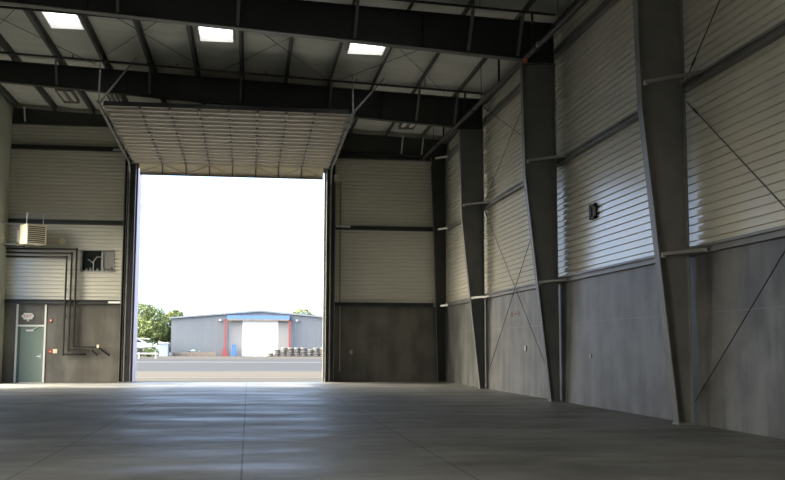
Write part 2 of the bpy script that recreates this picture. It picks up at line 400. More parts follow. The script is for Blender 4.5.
# ------------------------------------------------------------------ corner post and door posts
t = thing('corner_post', (7.8, D - 0.36, 0), 'dark tapered steel post in the corner of end wall and ribbed side wall', 'post')
yc = D - 0.36
MB().prism([(7.66, 0.02), (7.97, 0.02), (7.97, 10.0), (7.39, 10.0), (7.40, 8.9), (7.52, 5.9)], 'y', yc - 0.006, yc + 0.006).build('web', 'steel_shaded', t)
f = MB(); flange(f, [(7.66, 0.02), (7.52, 5.9), (7.40, 8.9)], yc - 0.1, yc + 0.1); f.build('inner_flange', 'steel_shaded', t)
MB().box(7.955, 7.975, yc - 0.1, yc + 0.1, 0.02, 9.8).build('outer_flange', 'steel_shaded', t)
MB().box(7.62, 8.0, yc - 0.13, yc + 0.13, 0, 0.02).build('base_plate', 'steel', t)
for z, xi in ((WAIN, 7.62), (G2 - 0.05, 7.52), (9.17, 7.41)):
    MB().angle((xi + 0.14, yc - 0.1, z), (8.0, yc - 0.42, z + 0.03), 0.07, 0.01).build('flange_brace', 'bolt', t)

def door_post(x0, x1, label, inner):
    y0, y1 = D - 0.30, D - 0.01
    t = thing('door_post', ((x0 + x1) / 2, D - 0.15, 0), label, 'post', 'posts of the big doorway')
    ym = (y0 + y1) / 2
    MB().box(x0, x1, ym - 0.01, ym + 0.01, 0.02, ez((x0 + x1) / 2) - 0.02).build('web', 'steel_shaded', t)
    MB().box(x0, x0 + 0.02, y0, y1, 0.02, ez(x1) - 0.03).build('flange', 'steel', t)
    MB().box(x1 - 0.02, x1, y0, y1, 0.02, ez(x1) - 0.03).build('flange', 'steel', t)
    MB().box(x0 - 0.03, x1 + 0.03, y0 - 0.03, y1, 0, 0.02).build('base_plate', 'galv', t)
    return t
lp = door_post(PX0, PX1, 'dark steel post on the exit-door side of the big doorway', 1)
for z in (WAIN + 0.03, 9.18):
    MB().angle((PX0 - 0.02, D - 0.3, z), (PX0 - 0.5, D - 0.2, z), 0.08, 0.01).build('flange_brace', 'bolt', lp)
MB().tube([(PX0 + 0.1, D - 0.2, 0.05), (PX0 + 0.1, D - 0.2, 8.6)], 0.016, 6).build('edge_rod', 'galv', lp)
rp = door_post(QX0, QX1, 'dark steel post on the corner side of the big doorway', 0)
MB().angle((QX1 + 0.02, D - 0.3, G2 + 0.02), (QX1 + 0.62, D - 0.2, G2 + 0.02), 0.07, 0.01).build('flange_brace', 'bolt', rp)

# outer jamb trims and header of the opening
m = MB(); m.box(DL - 0.12, DL + 0.035, D + 0.135, D + 1.5, 0, 8.95).build('trim_1', 'jamb'); struct(bpy.data.objects['trim_1'])  # deepened and tinted pink to imitate bloom at the doorway edge
struct(MB().box(DL - 0.05, DL + 0.04, D - 0.005, D + 0.13, 0, 8.95).build('trim_2', 'jamb_fringe'))  # thin red strip imitates colour fringing against the bright opening
struct(MB().box(DR - 0.06, DR + 0.02, D + 0.02, D + 0.28, 0, 8.95).build('trim_3', 'jamb_grey'))
struct(MB().box(DL - 0.05, DR + 0.05, D + 0.02, D + 0.28, DT + 0.25, 8.95).build('trim_4', 'jamb_grey'))

# ------------------------------------------------------------------ raised sectional door
def dz(y): return 8.68 + (40.3 - y) * (8.93 - 8.68) / (40.3 - 31.7)
NX0, NX1 = -4.64, 3.10
yN, yF = 31.72, 40.22
t = thing('sectional_door', (-0.76, 36, 8.75), 'cream ribbed overhead door parked open under the roof', 'door')
nsec = 8; stile_x = [NX0 + 1.10 + i * (NX1 - NX0 - 2.2) / 6 for i in range(7)]
L = (yF - yN) / nsec
for i in range(nsec):
    ya, yb = yN + i * L + 0.006, yN + (i + 1) * L - 0.006
    m = MB(); m.prism([(ya, dz(ya)), (yb, dz(yb)), (yb, dz(yb) + 0.05), (ya, dz(ya) + 0.05)], 'x', NX0, NX1)
    sec = m.build('door_section', 'door_cream', t)
    m = MB()
    for f0 in (0.25, 0.75):
        y = ya + (yb - ya) * f0; z = dz(y)
        m2 = MB()
        m2.box(NX0 + 0.02, NX1 - 0.02, y - 0.045, y + 0.045, z - 0.075, z - 0.068)
        m2.box(NX0 + 0.02, NX1 - 0.02, y - 0.045, y - 0.038, z - 0.075, z).box(NX0 + 0.02, NX1 - 0.02, y + 0.038, y + 0.045, z - 0.075, z)
        m2.build('strut', 'strut', sec)
    for x in stile_x: MB().box(x - 0.03, x + 0.03, ya, yb, (dz(ya) + dz(yb)) / 2 - 0.066, (dz(ya) + dz(yb)) / 2 - 0.001).build('stile', 'stile', sec)
    for x in (NX0, NX1): 
        s = -1 if x < 0 else 1; m = MB()
        m.box(x - 0.05, x + 0.05, ya, yb, dz(ya) - 0.02, dz(ya) - 0.003)
        m.tube([(x - 0.05 * s, yb - 0.06, dz(yb) - 0.05), (x + 0.16 * s, yb - 0.06, dz(yb) - 0.05)], 0.015, 6)
        m.build('hinge_roller', 'galv', sec)
# bottom section standing in the curve, with its stiffening truss
m = MB(); m.prism([(40.30, 8.66), (40.58, 8.26), (40.62, 8.29), (40.34, 8.70)], 'x', DL + 0.12, DR - 0.14)
bs = m.build('bottom_section', 'cream', t)  # paler than the door: light from outside is put into its colour
m = MB(); m.box(DL + 0.12, DR - 0.14, 40.46, 40.56, 8.235, 8.275).build('bottom_bar', 'stile', bs)
m = MB(); xs_ = [DL + 0.16] + stile_x + [DR - 0.2]
for x in stile_x: MB().bar((x, 40.25, 8.645), (x, 40.53, 8.26), 0.05, 0.04).build('post', 'stile', bs)
for i in range(len(xs_) - 1):
    a, b = ((xs_[i], 40.52, 8.27), (xs_[i + 1], 40.26, 8.63)) if i % 2 == 0 else ((xs_[i], 40.26, 8.63), (xs_[i + 1], 40.52, 8.27))
    MB().bar(a, b, 0.035, 0.03).build('diagonal', 'strut', bs)
# dark leading edge
MB().box(NX0, NX1, yN - 0.05, yN, dz(yN) - 0.02, dz(yN) + 0.12).build('top_rail', 'pipe', t)

def track(x, side, label):
    t = thing('door_track', (x, D - 0.35, 0), label, 'door track', 'tracks of the raised door')
    s = side
    pts = [(x, D - 0.36, 0.02), (x, D - 0.36, 8.0), (x, D - 0.42, 8.32), (x, D - 0.62, 8.56), (x, D - 0.95, 8.66), (x, 31.6, 8.99)]
    m = MB()
    m.bar(pts[0], pts[1], 0.05, 0.06, (0, 1, 0)); m.build('vertical_track', 'steel', t)
    m = MB()
    for a, b in zip(pts[1:-1], pts[2:-1]): m.bar(a, b, 0.05, 0.06, (1, 0, 0))
    m.build('curved_track', 'galv', t)
    m = MB().bar(pts[-2], pts[-1], 0.05, 0.07); m.bar(Vector(pts[-2]) + Vector((s * 0.05, 0, 0.05)), Vector(pts[-1]) + Vector((s * 0.05, 0, 0.05)), 0.1, 0.012)
    m.build('horizontal_track', 'galv', t)
    yh = 32.0
    MB().angle((x + s * 0.04, yh, 9.0), (x + s * 0.02, yh, roof_z(x) + 0.1), 0.045, 0.008).build('hanger', 'galv', t)
    MB().angle((x + s * 0.04, yh + 0.06, 9.0), (x + 1.1, yh + 0.06, roof_z(x + 1.1) + 0.05), 0.05, 0.008).build('sway_brace', 'galv', t)
    MB().angle((x, 36.4, 8.85), (x, 36.4, roof_z(x) + 0.05), 0.04, 0.008).build('hanger', 'galv', t)
    for z in (1.0, 2.4, 3.8, 5.2, 6.6, 7.8): MB().bar((x, D - 0.34, z), (x - s * 0.0, D - 0.05, z), 0.05, 0.05).build('bracket', 'steel', t)
track(-4.80, -1, 'steel door track on the exit-door side, rising and turning under the roof')
track(3.22, 1, 'steel door track on the corner side, rising and turning under the roof')

# door operator, chain, conduit beside the opening
t = thing('door_operator', (3.47, D - 0.32, 8.15), 'small pale box of the door operator high beside the doorway', 'operator')
MB().box(3.36, 3.60, D - 0.42, D - 0.2, 8.14, 8.42).build('motor_box', 'jamb_grey', t, 0.01)
MB().tube([(3.44, D - 0.3, 8.42), (3.44, D - 0.3, 8.62)], 0.035, 8).build('shaft', 'galv', t)
m = MB()
for i in range(150):
    z = 8.12 - i * 0.036
    m.bar((3.60, D - 0.33, z), (3.60, D - 0.33, z - 0.03), 0.014 if i % 2 else 0.024, 0.024 if i % 2 else 0.014)
tag(m.build('hand_chain', 'main'), 'thin hand chain hanging beside the doorway from the operator box', 'chain')
m = MB().tube([(3.66, D - 0.04, 0.42), (3.66, D - 0.04, 8.2)], 0.024, 8)
tag(m.build('conduit', 'tan'), 'thin brownish conduit running up the end wall beside the doorway', 'conduit')
t = thing('wall_outlet', (4.13, D - 0.03, 1.2), 'small pale outlet box on the dark concrete right of the doorway', 'outlet')
MB().box(4.08, 4.18, D - 0.05, D, 1.12, 1.28).build('box', 'jamb_grey', t, 0.005)
MB().box(4.10, 4.16, D - 0.056, D - 0.05, 1.15, 1.25).build('cover', 'galv', t)
t = thing('wall_outlet', (XR - 0.02, 28.6, 1.35), 'tiny pale outlet on the concrete between first and second columns', 'outlet')
MB().box(XR - 0.04, XR, 28.55, 28.68, 1.28, 1.44).build('box', 'bolt', t, 0.005)
t = thing('wall_outlet', (XR - 0.02, 23.0, 1.2), 'tiny pale outlet on the concrete between second and third columns', 'outlet')
MB().box(XR - 0.03, XR, 22.93, 23.0, 1.14, 1.24).build('box', 'galv', t, 0.005)

# ------------------------------------------------------------------ exit door in the end wall
d1 = struct(MB().box(-8.83, -7.89, D + 0.03, D + 0.075, 0.01, 2.16).build('door_1', 'teal'))
m = MB().box(-8.96, -8.89, D - 0.05, D + 0.06, 0, WAIN - 0.03).build('frame_post', 'pale', d1); struct(m)
m = MB().box(-7.90, -7.83, D - 0.05, D + 0.06, 0, WAIN - 0.03).build('frame_post', 'pale', d1); struct(m)
m = MB().box(-8.89, -8.80, D - 0.012, D + 0.06, 0, 2.2).build('frame_reveal', 'teal_dark', d1); struct(m)
m = MB().box(-8.89, -7.90, D - 0.03, D + 0.06, 2.155, 2.225).build('frame_head', 'pale', d1); struct(m)
h = MB(); h.tube([(-8.02, D + 0.03, 1.0), (-8.02, D - 0.03, 1.0)], 0.018, 8); h.tube([(-8.02, D - 0.03, 1.0), (-8.14, D - 0.03, 1.0)], 0.014, 8); h.box(-8.05, -7.99, D + 0.02, D + 0.03, 0.92, 1.10)
struct(h.build('door_handle', 'chrome', d1))
h = MB().box(-8.58, -8.30, D - 0.03, D + 0.03, 1.97, 2.04); h.bar((-8.35, D - 0.02, 2.03), (-8.15, D - 0.02, 2.13), 0.03, 0.02)
struct(h.build('door_closer', 'white', d1))

t = thing('exit_sign', (-8.52, D, 2.4), 'white exit sign with red letters above the teal door', 'sign')
MB().box(-8.69, -8.35, D - 0.07, D - 0.005, 2.43, 2.68).build('housing', 'white', t, 0.01)
def text(body, size, loc, rot, m, parent, name='lettering', ext=0.004):
    cu = bpy.data.curves.new(name, 'FONT'); cu.body = body; cu.size = size; cu.align_x = 'CENTER'; cu.align_y = 'CENTER'; cu.extrude = ext
    tmp = bpy.data.objects.new(name, cu); COL.objects.link(tmp)
    bpy.context.view_layer.update()
    me = bpy.data.meshes.new_from_object(tmp.evaluated_get(bpy.context.evaluated_depsgraph_get()))
    bpy.data.objects.remove(tmp); bpy.data.curves.remove(cu)
    me.materials.clear(); me.materials.append(M[m])
    o = bpy.data.objects.new(name, me); COL.objects.link(o)
    o.parent = parent; o.location = Vector(loc) - parent.location; o.rotation_euler = rot
    return o
text('EXIT', 0.15, (-8.52, D - 0.075, 2.555), (R(90), 0, 0), 'red', t)
for s_ in (-1, 1): MB().bar((-8.52 + s_ * 0.17, D - 0.04, 2.555), (-8.52 + s_ * 0.23, D - 0.06, 2.555), 0.08, 0.09).build('lamp_head', 'white', t)
MB().box(-8.56, -8.48, D - 0.05, D, 2.36, 2.43).build('mount', 'white', t)
t = thing('fire_alarm', (-7.66, D, 2.39), 'small red fire alarm high on the concrete beside the exit door', 'alarm')
MB().box(-7.71, -7.61, D - 0.05, D, 2.32, 2.46).build('housing', 'red', t, 0.008)
MB().tube([(-7.66, D - 0.05, 2.40), (-7.66, D - 0.07, 2.40)], 0.03, 10).build('strobe', 'white', t)
t = thing('pull_station', (-7.64, D, 1.2), 'small red fire pull station beside the cream switch', 'alarm')
MB().box(-7.70, -7.58, D - 0.05, D, 1.13, 1.28).build('housing', 'red', t, 0.008)
MB().box(-7.67, -7.61, D - 0.06, D - 0.05, 1.17, 1.20).build('pull_bar', 'white', t)
t = thing('light_switch', (-7.46, D, 1.2), 'cream switch box beside the red pull station', 'switch')
MB().box(-7.54, -7.38, D - 0.05, D, 1.12, 1.29).build('box', 'cream', t, 0.006)
MB().box(-7.48, -7.44, D - 0.065, D - 0.05, 1.18, 1.23).build('toggle', 'white', t)

# ------------------------------------------------------------------ three bent pipes on the end wall
pl = [('outermost of three dark bent pipes on the end wall', -6.75, 5.19, 1.36, -5.82, (-5.36, 1.04)), ('middle of three dark bent pipes on the end wall', -6.93, 5.03, 1.24, -6.05, (-5.83, 1.05)), ('innermost of three dark bent pipes on the end wall', -7.12, 4.88, 1.08, -6.24, None)]
for lab_, xv, zt, zb, xe, leg in pl:
    yy = D - 0.2
    pts = [(XL + 0.01, yy, zt), (xv, yy, zt), (xv, yy, zb), (xe, yy, zb)]
    if leg: pts.append((leg[0], yy, leg[1]))
    t = thing('bent_pipe', (xv, yy, zb), lab_, 'pipe', 'dark bent pipes by the exit door')
    m = MB().tube(pts, 0.035, 10); m.build('pipe', 'pipe', t, smooth=True)
    for z in (4.4, 3.6, 2.6, 1.7): MB().bar((xv, yy, z), (xv, D - 0.002, z), 0.05, 0.03).build('pipe_clamp', 'steel', t)
    for q in pts[1:-1]: MB().tube([(q[0], q[1] - 0.0, q[2] - 0.05), (q[0], q[1], q[2] + 0.05)], 0.045, 8).build('elbow', 'pipe', t)
    if leg is not None and lab_.startswith('outer'):
        MB().box(xe - 0.04, xe + 0.04, yy - 0.06, yy + 0.02, zb - 0.02, zb + 0.1).build('valve_tag', 'cream', t)
t = thing('wall_patch_plate', (-7.35, D - 0.01, 5.5), 'small pale round spot plate on the ribbed panel above the pipes', 'plate')
MB().tube([(-7.35, D - 0.02, 5.52), (-7.35, D + 0.0, 5.52)], 0.13, 14).build('disc', 'cream', t)

# ------------------------------------------------------------------ unit heater
th = R(35); hx, hy, hz = -8.38, 39.2, 5.27    # nearest lower corner of the cabinet
ux, uy = math.cos(th), math.sin(th)             # along the front, away to the right
nx, ny = math.sin(th), -math.cos(th)            # front normal
def H(u, v, w): return (hx + ux * u + -nx * v, hy + uy * u - ny * v, hz + w)
def hbox(mb, u0, u1, v0, v1, w0, w1):
    vs = [H(u, v, w) for w in (w0, w1) for v in (v0, v1) for u in (u0, u1)]
    return mb.add(vs, [(0, 2, 3, 1), (4, 5, 7, 6), (0, 1, 5, 4), (2, 6, 7, 3), (0, 4, 6, 2), (1, 3, 7, 5)])
t = thing('unit_heater', (hx, hy, hz), 'cream unit heater with louvred front hung high by the partition wall', 'heater')
m = MB(); hbox(m, 0, 0.76, 0.06, 0.70, 0, 0.75); m.build('cabinet', 'cream', t)
m = MB(); hbox(m, 0, 0.04, 0, 0.06, 0, 0.75); hbox(m, 0.72, 0.76, 0, 0.06, 0, 0.75); hbox(m, 0, 0.76, 0, 0.06, 0, 0.035); hbox(m, 0, 0.76, 0, 0.06, 0.715, 0.75); m.build('front_frame', 'cream', t)
m = MB(); hbox(m, 0.04, 0.72, 0.05, 0.062, 0.03, 0.72); m.build('outlet_opening', 'slot', t)
for i in range(9):
    m = MB(); w = 0.06 + i * 0.076
    vs = [H(0.04, 0.055, w + 0.045), H(0.72, 0.055, w + 0.045), H(0.72, 0.0, w), H(0.04, 0.0, w), H(0.04, 0.055, w + 0.053), H(0.72, 0.055, w + 0.053), H(0.72, 0.0, w + 0.012), H(0.04, 0.0, w + 0.012)]
    m.add(vs, [(0, 1, 2, 3), (7, 6, 5, 4), (0, 4, 5, 1), (1, 5, 6, 2), (2, 6, 7, 3), (3, 7, 4, 0)])
    m.build('louver_blade', 'cream', t)
m = MB(); hbox(m, 0.05, 0.5, 0.70, 1.15, 0.04, 0.68); m.build('burner_box', 'tan', t)
m = MB(); hbox(m, 0.01, 0.05, 0.78, 0.98, 0.12, 0.56); m.build('burner_cover', 'white', t)
m = MB(); hbox(m, 0.77, 0.80, 0.1, 0.16, 0.25, 0.36); m.build('warning_tag', 'orange', t)
for u, v in ((0.05, 0.2), (0.70, 0.2)):
    a = H(u, v, 0.75); MB().tube([a, (a[0], a[1], 6.48)], 0.016, 6).build('hanging_rod', 'bolt', t)
for w in (-0.02, 0.80): MB().bar((XL + 0.01, hy + 0.35, hz + w), H(0.5, 0.45, w), 0.04, 0.03).build('support_rail', 'galv', t)
m = MB(); a = H(0.3, 0.85, -0.02); m.tube([a, (a[0], a[1], 5.25), (XL + 0.02, a[1], 5.25)], 0.03, 8); m.build('gas_line', 'pipe', t)

# ------------------------------------------------------------------ glazed opening with pipework
t = struct(MB().box(WX0, WX1, D + 0.16, D + 0.2, WZ0, WZ1).build('window_1', 'glass_dark'))
m = MB(); w = 0.05
m.box(WX0 - 0.03, WX0 + w, D - 0.02, D + 0.2, WZ0, WZ1).box(WX1 - 0.02, WX1 + 0.02, D - 0.01, D + 0.2, WZ0, WZ1).box(WX0, WX1, D - 0.03, D + 0.2, WZ0 - 0.05, WZ0 + 0.01).box(WX0, WX1, D - 0.01, D + 0.2, WZ1 - 0.01, WZ1 + 0.02)
struct(m.build('window_frame', 'galv', t))
MB().box(-5.86, WX1 - 0.02, D + 0.12, D + 0.15, WZ0 + 0.02, WZ1 - 0.02).build('glare_plate', 'infill', t)['kind'] = 'structure'  # grey plate stands in for the pale reflection on the glass
t2 = thing('pipe_manifold', (-6.1, D + 0.1, WZ0), 'pale branched valve pipes in front of the dark window', 'pipe')
m = MB(); m.tube([(-6.14, D + 0.08, WZ0), (-6.14, D + 0.08, 4.74), (-6.02, D + 0.08, 4.92), (-5.86, D + 0.08, 4.92)], 0.02, 8); m.tube([(-6.14, D + 0.08, 4.66), (-6.30, D + 0.08, 4.80), (-6.36, D + 0.08, 4.80)], 0.017, 8); m.build('branch_pipe', 'galv', t2)
m = MB().tube([(-5.80, D + 0.08, WZ0), (-5.80, D + 0.08, 5.08)], 0.018, 8); m.build('riser', 'galv', t2)
for x, h in ((-6.4, 0.1), (-6.25, 0.13), (-5.98, 0.1), (-5.72, 0.14), (-5.6, 0.12), (-5.48, 0.16)): MB().tube([(x, D + 0.08, WZ0), (x, D + 0.08, WZ0 + h)], 0.045, 8).build('valve', 'steel', t2)

# ------------------------------------------------------------------ brace rods
def rod(p, q, label, r=0.011, group='cross brace rods'):
    p, q = Vector(p), Vector(q); t = thing('brace_rod', p, label, 'brace rod', group)
    MB().tube([p, q], r, 6).build('rod', 'rod', t)
    d = (q - p).normalized(); m = MB()
    for e in (p + d * 0.35,): m.tube([e, e + d * 0.18], r * 1.9, 6)
    m.build('turnbuckle', 'rod', t)
xr = 7.96
rod((xr, 33.42, 6.20), (xr, 25.48, 0.25), 'lower brace rod between first and second columns, high end at first column')
rod((xr, 25.48, 6.10), (xr, 33.42, 0.18), 'lower brace rod between first and second columns, high end at second column')
rod((xr, 33.42, 9.75), (xr, 25.48, 6.42), 'upper brace rod between first and second columns, high end at first column')
rod((xr, 25.48, 9.75), (xr, 33.42, 6.30), 'upper brace rod between first and second columns, high end at second column')
rod((xr, 17.2, 5.92), (xr, 9.3, 0.05), 'lower brace rod beyond the third column, sloping down from it', 0.012)
rod((xr, 17.2, 0.42), (xr, 9.3, 6.3), 'lower brace rod beyond the third column, rising from its foot', 0.012)
rod((xr, 17.2, 6.32), (xr, 12.4, 9.78), 'upper brace rod beyond the third column, rising from its middle', 0.012)
for i, xc in enumerate((-7.2, -3.3, 0.7, 4.6)):
    for sg in (1, -1):
        za, zb = roof_z(xc - sg * 2) + 0.1, roof_z(xc + sg * 2) + 0.1
        rod((xc - sg * 2.0, 25.45, za), (xc + sg * 2.0, 33.45, zb), 'thin roof rod receding %s, in the %s cross from the partition' % ('towards the side wall' if sg > 0 else 'towards the partition', words[i]), 0.009, 'roof cross rods')

# ------------------------------------------------------------------ sprinkler pipes
XM = 6.9
def mz(y): return 8.68 + (y - 20.0) * (9.0 - 8.68) / 17.9
m = MB().tube([(XM, 2, mz(2)), (XM, D - 1.2, mz(D - 1.2))], 0.065, 12)
t = thing('sprinkler_main', (XM, 20, mz(20)), 'brownish sprinkler main running along the side wall under the rafters', 'pipe')
m.build('pipe', 'main', t, smooth=True)
for y in (23.2, 24.35, 30.3, 36.2): MB().tube([(XM, y - 0.07, mz(y)), (XM, y + 0.07, mz(y))], 0.088, 12).build('coupling', 'main', t)
for y in (21.5, 29.2, 37.2): MB().tube([(XM, y, mz(y) + 0.06), (XM, y, roof_z(XM) + 0.03)], 0.01, 6).build('hanger_rod', 'rod', t)
MB().tube([(XM, 24.3, mz(24.3) - 0.03), (XM - 0.05, 24.1, mz(24.1) - 0.1)], 0.06, 10).build('drain_cap', 'orange', t)
MB().tube([(XM, 23.0, mz(23) + 0.02), (XM, 23.06, mz(23) + 0.02)], 0.08, 10).build('clamp', 'galv', t)
for w, y in (('closest to the viewpoint, in front of the deep rafter', 23.6), ('just behind the deep rafter', 27.0), ('in front of the rafter over the raised door', 31.5), ('over the raised door, nearest the end wall', 35.2)):
    bz = lambda x: 10.06 - 0.0455 * x
    t = thing('sprinkler_branch', (0, y, bz(0)), 'thin black sprinkler branch pipe ' + w, 'pipe', 'black sprinkler branch pipes')
    MB().tube([(XL + 0.5, y, bz(XL + 0.5)), (7.5, y, bz(7.5))], 0.035, 8).build('pipe', 'pipe', t)
    MB().tube([(XM, y, bz(XM)), (XM, y, mz(y))], 0.032, 8).build('riser', 'pipe', t)
    for x in (-8.0, -5.6, -2.4, 0.4, 3.3, 5.4):
        MB().tube([(x, y, bz(x)), (x, y, bz(x) + 0.10), (x, y, bz(x) + 0.101), (x, y, bz(x) + 0.112)], [0.014, 0.014, 0.035, 0.035], 8).build('sprinkler_head', 'rod', t)
    for x in PURX[1:-1:3]: MB().tube([(x + 0.02, y, bz(x)), (x + 0.02, y, roof_z(x) + 0.02)], 0.008, 5).build('hanger_rod', 'rod', t)

# ------------------------------------------------------------------ ceiling fixtures over the raised door
def fixture(x0, x1, y0, y1, label):
    z = roof_z((x0 + x1) / 2) + 0.06
    t = thing('bay_light', ((x0 + x1) / 2, (y0 + y1) / 2, z), label, 'light fixture', 'unlit bay lights near the end wall')
    f = MB(); f.box(x0, x1, y0, y0 + 0.08, z - 0.03, z + 0.1).box(x0, x1, y1 - 0.08, y1, z - 0.03, z + 0.1).box(x0, x0 + 0.03, y0, y1, z - 0.03, z + 0.1).box(x1 - 0.03, x1, y0, y1, z - 0.03, z + 0.1)
    f.build('frame', 'brace', t)
    MB().box(x0, x1, y0, y1, z + 0.05, z + 0.09).build('reflector', 'white', t)
    xm = (x0 + x1) / 2
    MB().box(xm - 0.05, xm + 0.05, y0, y1, z - 0.01, z + 0.05).build('ballast_cover', 'brace', t)
    for x in ((x0 * 3 + x1) / 4, (x0 + x1 * 3) / 4): MB().tube([(x, y0 + 0.08, z + 0.02), (x, y1 - 0.08, z + 0.02)], 0.02, 8).build('lamp_tube', 'white', t)
fixture(-7.2, -6.62, 37.2, 39.1, 'unlit rectangular bay light above the end-wall girts, nearest the partition')
fixture(-5.38, -5.04, 37.0, 38.7, 'unlit bay light beside the corner of the raised door')
fixture(5.83, 6.45, 37.9, 39.2, 'unlit bay light near the corner post')

# ------------------------------------------------------------------ small things on the side wall
t = thing('vent_box', (XR, 22.75, 4.6), 'small black square vent on the shiny ribbed panel between second and third columns', 'vent')
x1 = XR + 0.06
m = MB().box(x1 - 0.05, x1 + 0.01, 22.53, 22.98, 4.44, 4.50).box(x1 - 0.05, x1 + 0.01, 22.53, 22.98, 4.72, 4.80).box(x1 - 0.05, x1 + 0.01, 22.53, 22.66, 4.44, 4.80).box(x1 - 0.05, x1 + 0.01, 22.84, 22.98, 4.44, 4.80)
m.build('frame', 'slot', t)
MB().box(x1 - 0.015, x1 + 0.005, 22.6, 22.9, 4.48, 4.76).build('screen', 'steel', t)
m = MB()
for pts in ([(30.3, 2.36), (30.2, 2.46), (30.05, 2.43), (30.08, 2.34), (30.2, 2.36)], [(29.85, 2.40), (29.6, 2.42)], [(29.5, 2.36), (29.4, 2.48), (29.25, 2.36)]):
    for a, b in zip(pts, pts[1:]): m.bar((XR - 0.002, a[0], a[1]), (XR - 0.002, b[0], b[1]), 0.003, 0.035, (1, 0, 0)) if False else m.bar((XR - 0.002, a[0], a[1]), (XR - 0.002, b[0], b[1]), 0.05, 0.004, (1, 0, 0))
tag(m.build('paint_scrawl', 'paint_mark'), 'faded red scrawl on the concrete between first and second columns', 'marking')

# ------------------------------------------------------------------ outside
struct(MB().box(-260, 260, -60, 420, -0.5, -0.06).build('ground', 'lot'))
struct(MB().box(-60, 60, D + 0.28, 60, -0.2, -0.02).build('ground_apron', 'apron'))
struct(MB().box(-60, 60, 46.0, 47.4, -0.1, -0.012).build('ground_drain', 'drain'))
struct(MB().box(-120, 120, 60, 132, -0.2, -0.03).build('ground_band', 'lot_band'))  # blue-grey band across the middle of the lot
struct(MB().box(-14, 40, 97, 101, -0.1, -0.022).build('ground_strip', 'stripe'))

YF = 176.0
t = thing('warehouse', (1.86, YF, 0), 'wide blue-grey metal warehouse with blue canopy across the lot', 'building')
bx0, bx1, xrg = -13.2, 16.9, 1.86; ze, zr = 6.35, 7.65
m = MB()
# facade with doorway recess: corrugated slightly
def ztop(x): return ze + (zr - ze) * (1 - abs(x - xrg) / (bx1 - xrg))
x = bx0
while x < bx1 - 0.01:
    xa, xb = x, min(x + 0.75, bx1)
    zb0 = 6.25 if (xa > -3.9 and xb < 7.1) else -0.05
    m.add([(xa, YF, zb0), (xb - 0.2, YF, zb0), (xb - 0.2, YF, ztop(xb - 0.2)), (xa, YF, ztop(xa))], [(0, 1, 2, 3)])
    m.add([(xb - 0.2, YF, zb0), (xb - 0.1, YF - 0.008, zb0), (xb, YF, zb0), (xb, YF, ztop(xb)), (xb - 0.1, YF - 0.008, ztop(xb - .1)), (xb - 0.2, YF, ztop(xb - 0.2))], [(0, 1, 4, 5), (1, 2, 3, 4)])
    x = xb
m.build('facade_cladding', 'facade', t)
m = MB().prism([(bx0 + .02, -0.05), (bx0 + .02, ze), (xrg, zr), (bx1 - .02, ze), (bx1 - .02, -0.05)], 'y', YF + 0.1, YF + 40); m.build('shell', 'facade', t)
m = MB(); m.prism([(bx0 - 0.3, ze - 0.02), (xrg, zr), (xrg, zr + 0.28), (bx0 - 0.3, ze + 0.24)], 'y', YF - 0.4, YF + 40.3).prism([(bx1 + 0.3, ze - 0.02), (xrg, zr), (xrg, zr + 0.28), (bx1 + 0.3, ze + 0.24)], 'y', YF - 0.4, YF + 40.3); m.build('roof', 'facade_roof', t)
MB().prism([(-3.75, 6.3), (7.0, 6.3), (7.0, 6.95), (-3.75, 6.95)], 'y', YF - 0.9, YF).build('canopy_fascia', 'blue', t)
MB().box(-3.6, -1.1, YF + 0.02, YF + 0.09, -0.05, 6.3).build('infill_panel', 'infill', t)
MB().box(5.05, 6.9, YF + 0.02, YF + 0.09, -0.05, 6.3).build('infill_panel', 'infill', t)
dd = MB().box(-1.1, 5.05, YF - 0.02, YF + 0.09, -0.05, 6.05).build('roller_door', 'far_white', t)
m = MB()
for k in range(1, 10): m.box(-1.1, 5.05, YF - 0.035, YF - 0.02, k * 0.6, k * 0.6 + 0.03)
m.build('panel_seam', 'fence', dd)
for x in (-4.1, 6.9): MB().box(x, x + 0.3, YF - 0.95, YF - 0.6, -0.05, 6.3).build('canopy_post', 'red_post', t)
MB().box(-4.0, 7.2, YF - 0.95, YF - 0.75, 6.05, 6.3).build('canopy_beam', 'wood', t)
for x in (-4.95, 8.3):
    l = MB().box(x - 0.2, x + 0.2, YF - 0.5, YF, 6.0, 6.3).build('wall_lamp', 'fence', t)

m = MB().prism([(-0.42, -0.05), (0.42, -0.05), (0.3, 1.15), (-0.3, 1.15)], 'y', YF - 2.0, YF - 1.3)
for i, v in enumerate(m.v): m.v[i] = (v[0] - 4.0, v[1], v[2])
m.box(-4.45, -3.55, YF - 2.1, YF - 1.2, -0.05, 0.12)
tag(m.build('post_guard', 'red_post'), 'red guard block at the foot of the warehouse canopy post', 'guard')
t = thing('blue_cabinet', (-2.5, YF - 1.4, 0), 'blue upright box standing beside the white warehouse door', 'cabinet')
MB().box(-2.85, -2.1, YF - 1.7, YF - 1.0, -0.05, 1.8).build('body', 'blue2', t, 0.03)
MB().box(-2.9, -2.05, YF - 1.75, YF - 0.95, 1.8, 1.9).build('lid', 'blue2', t, 0.02)

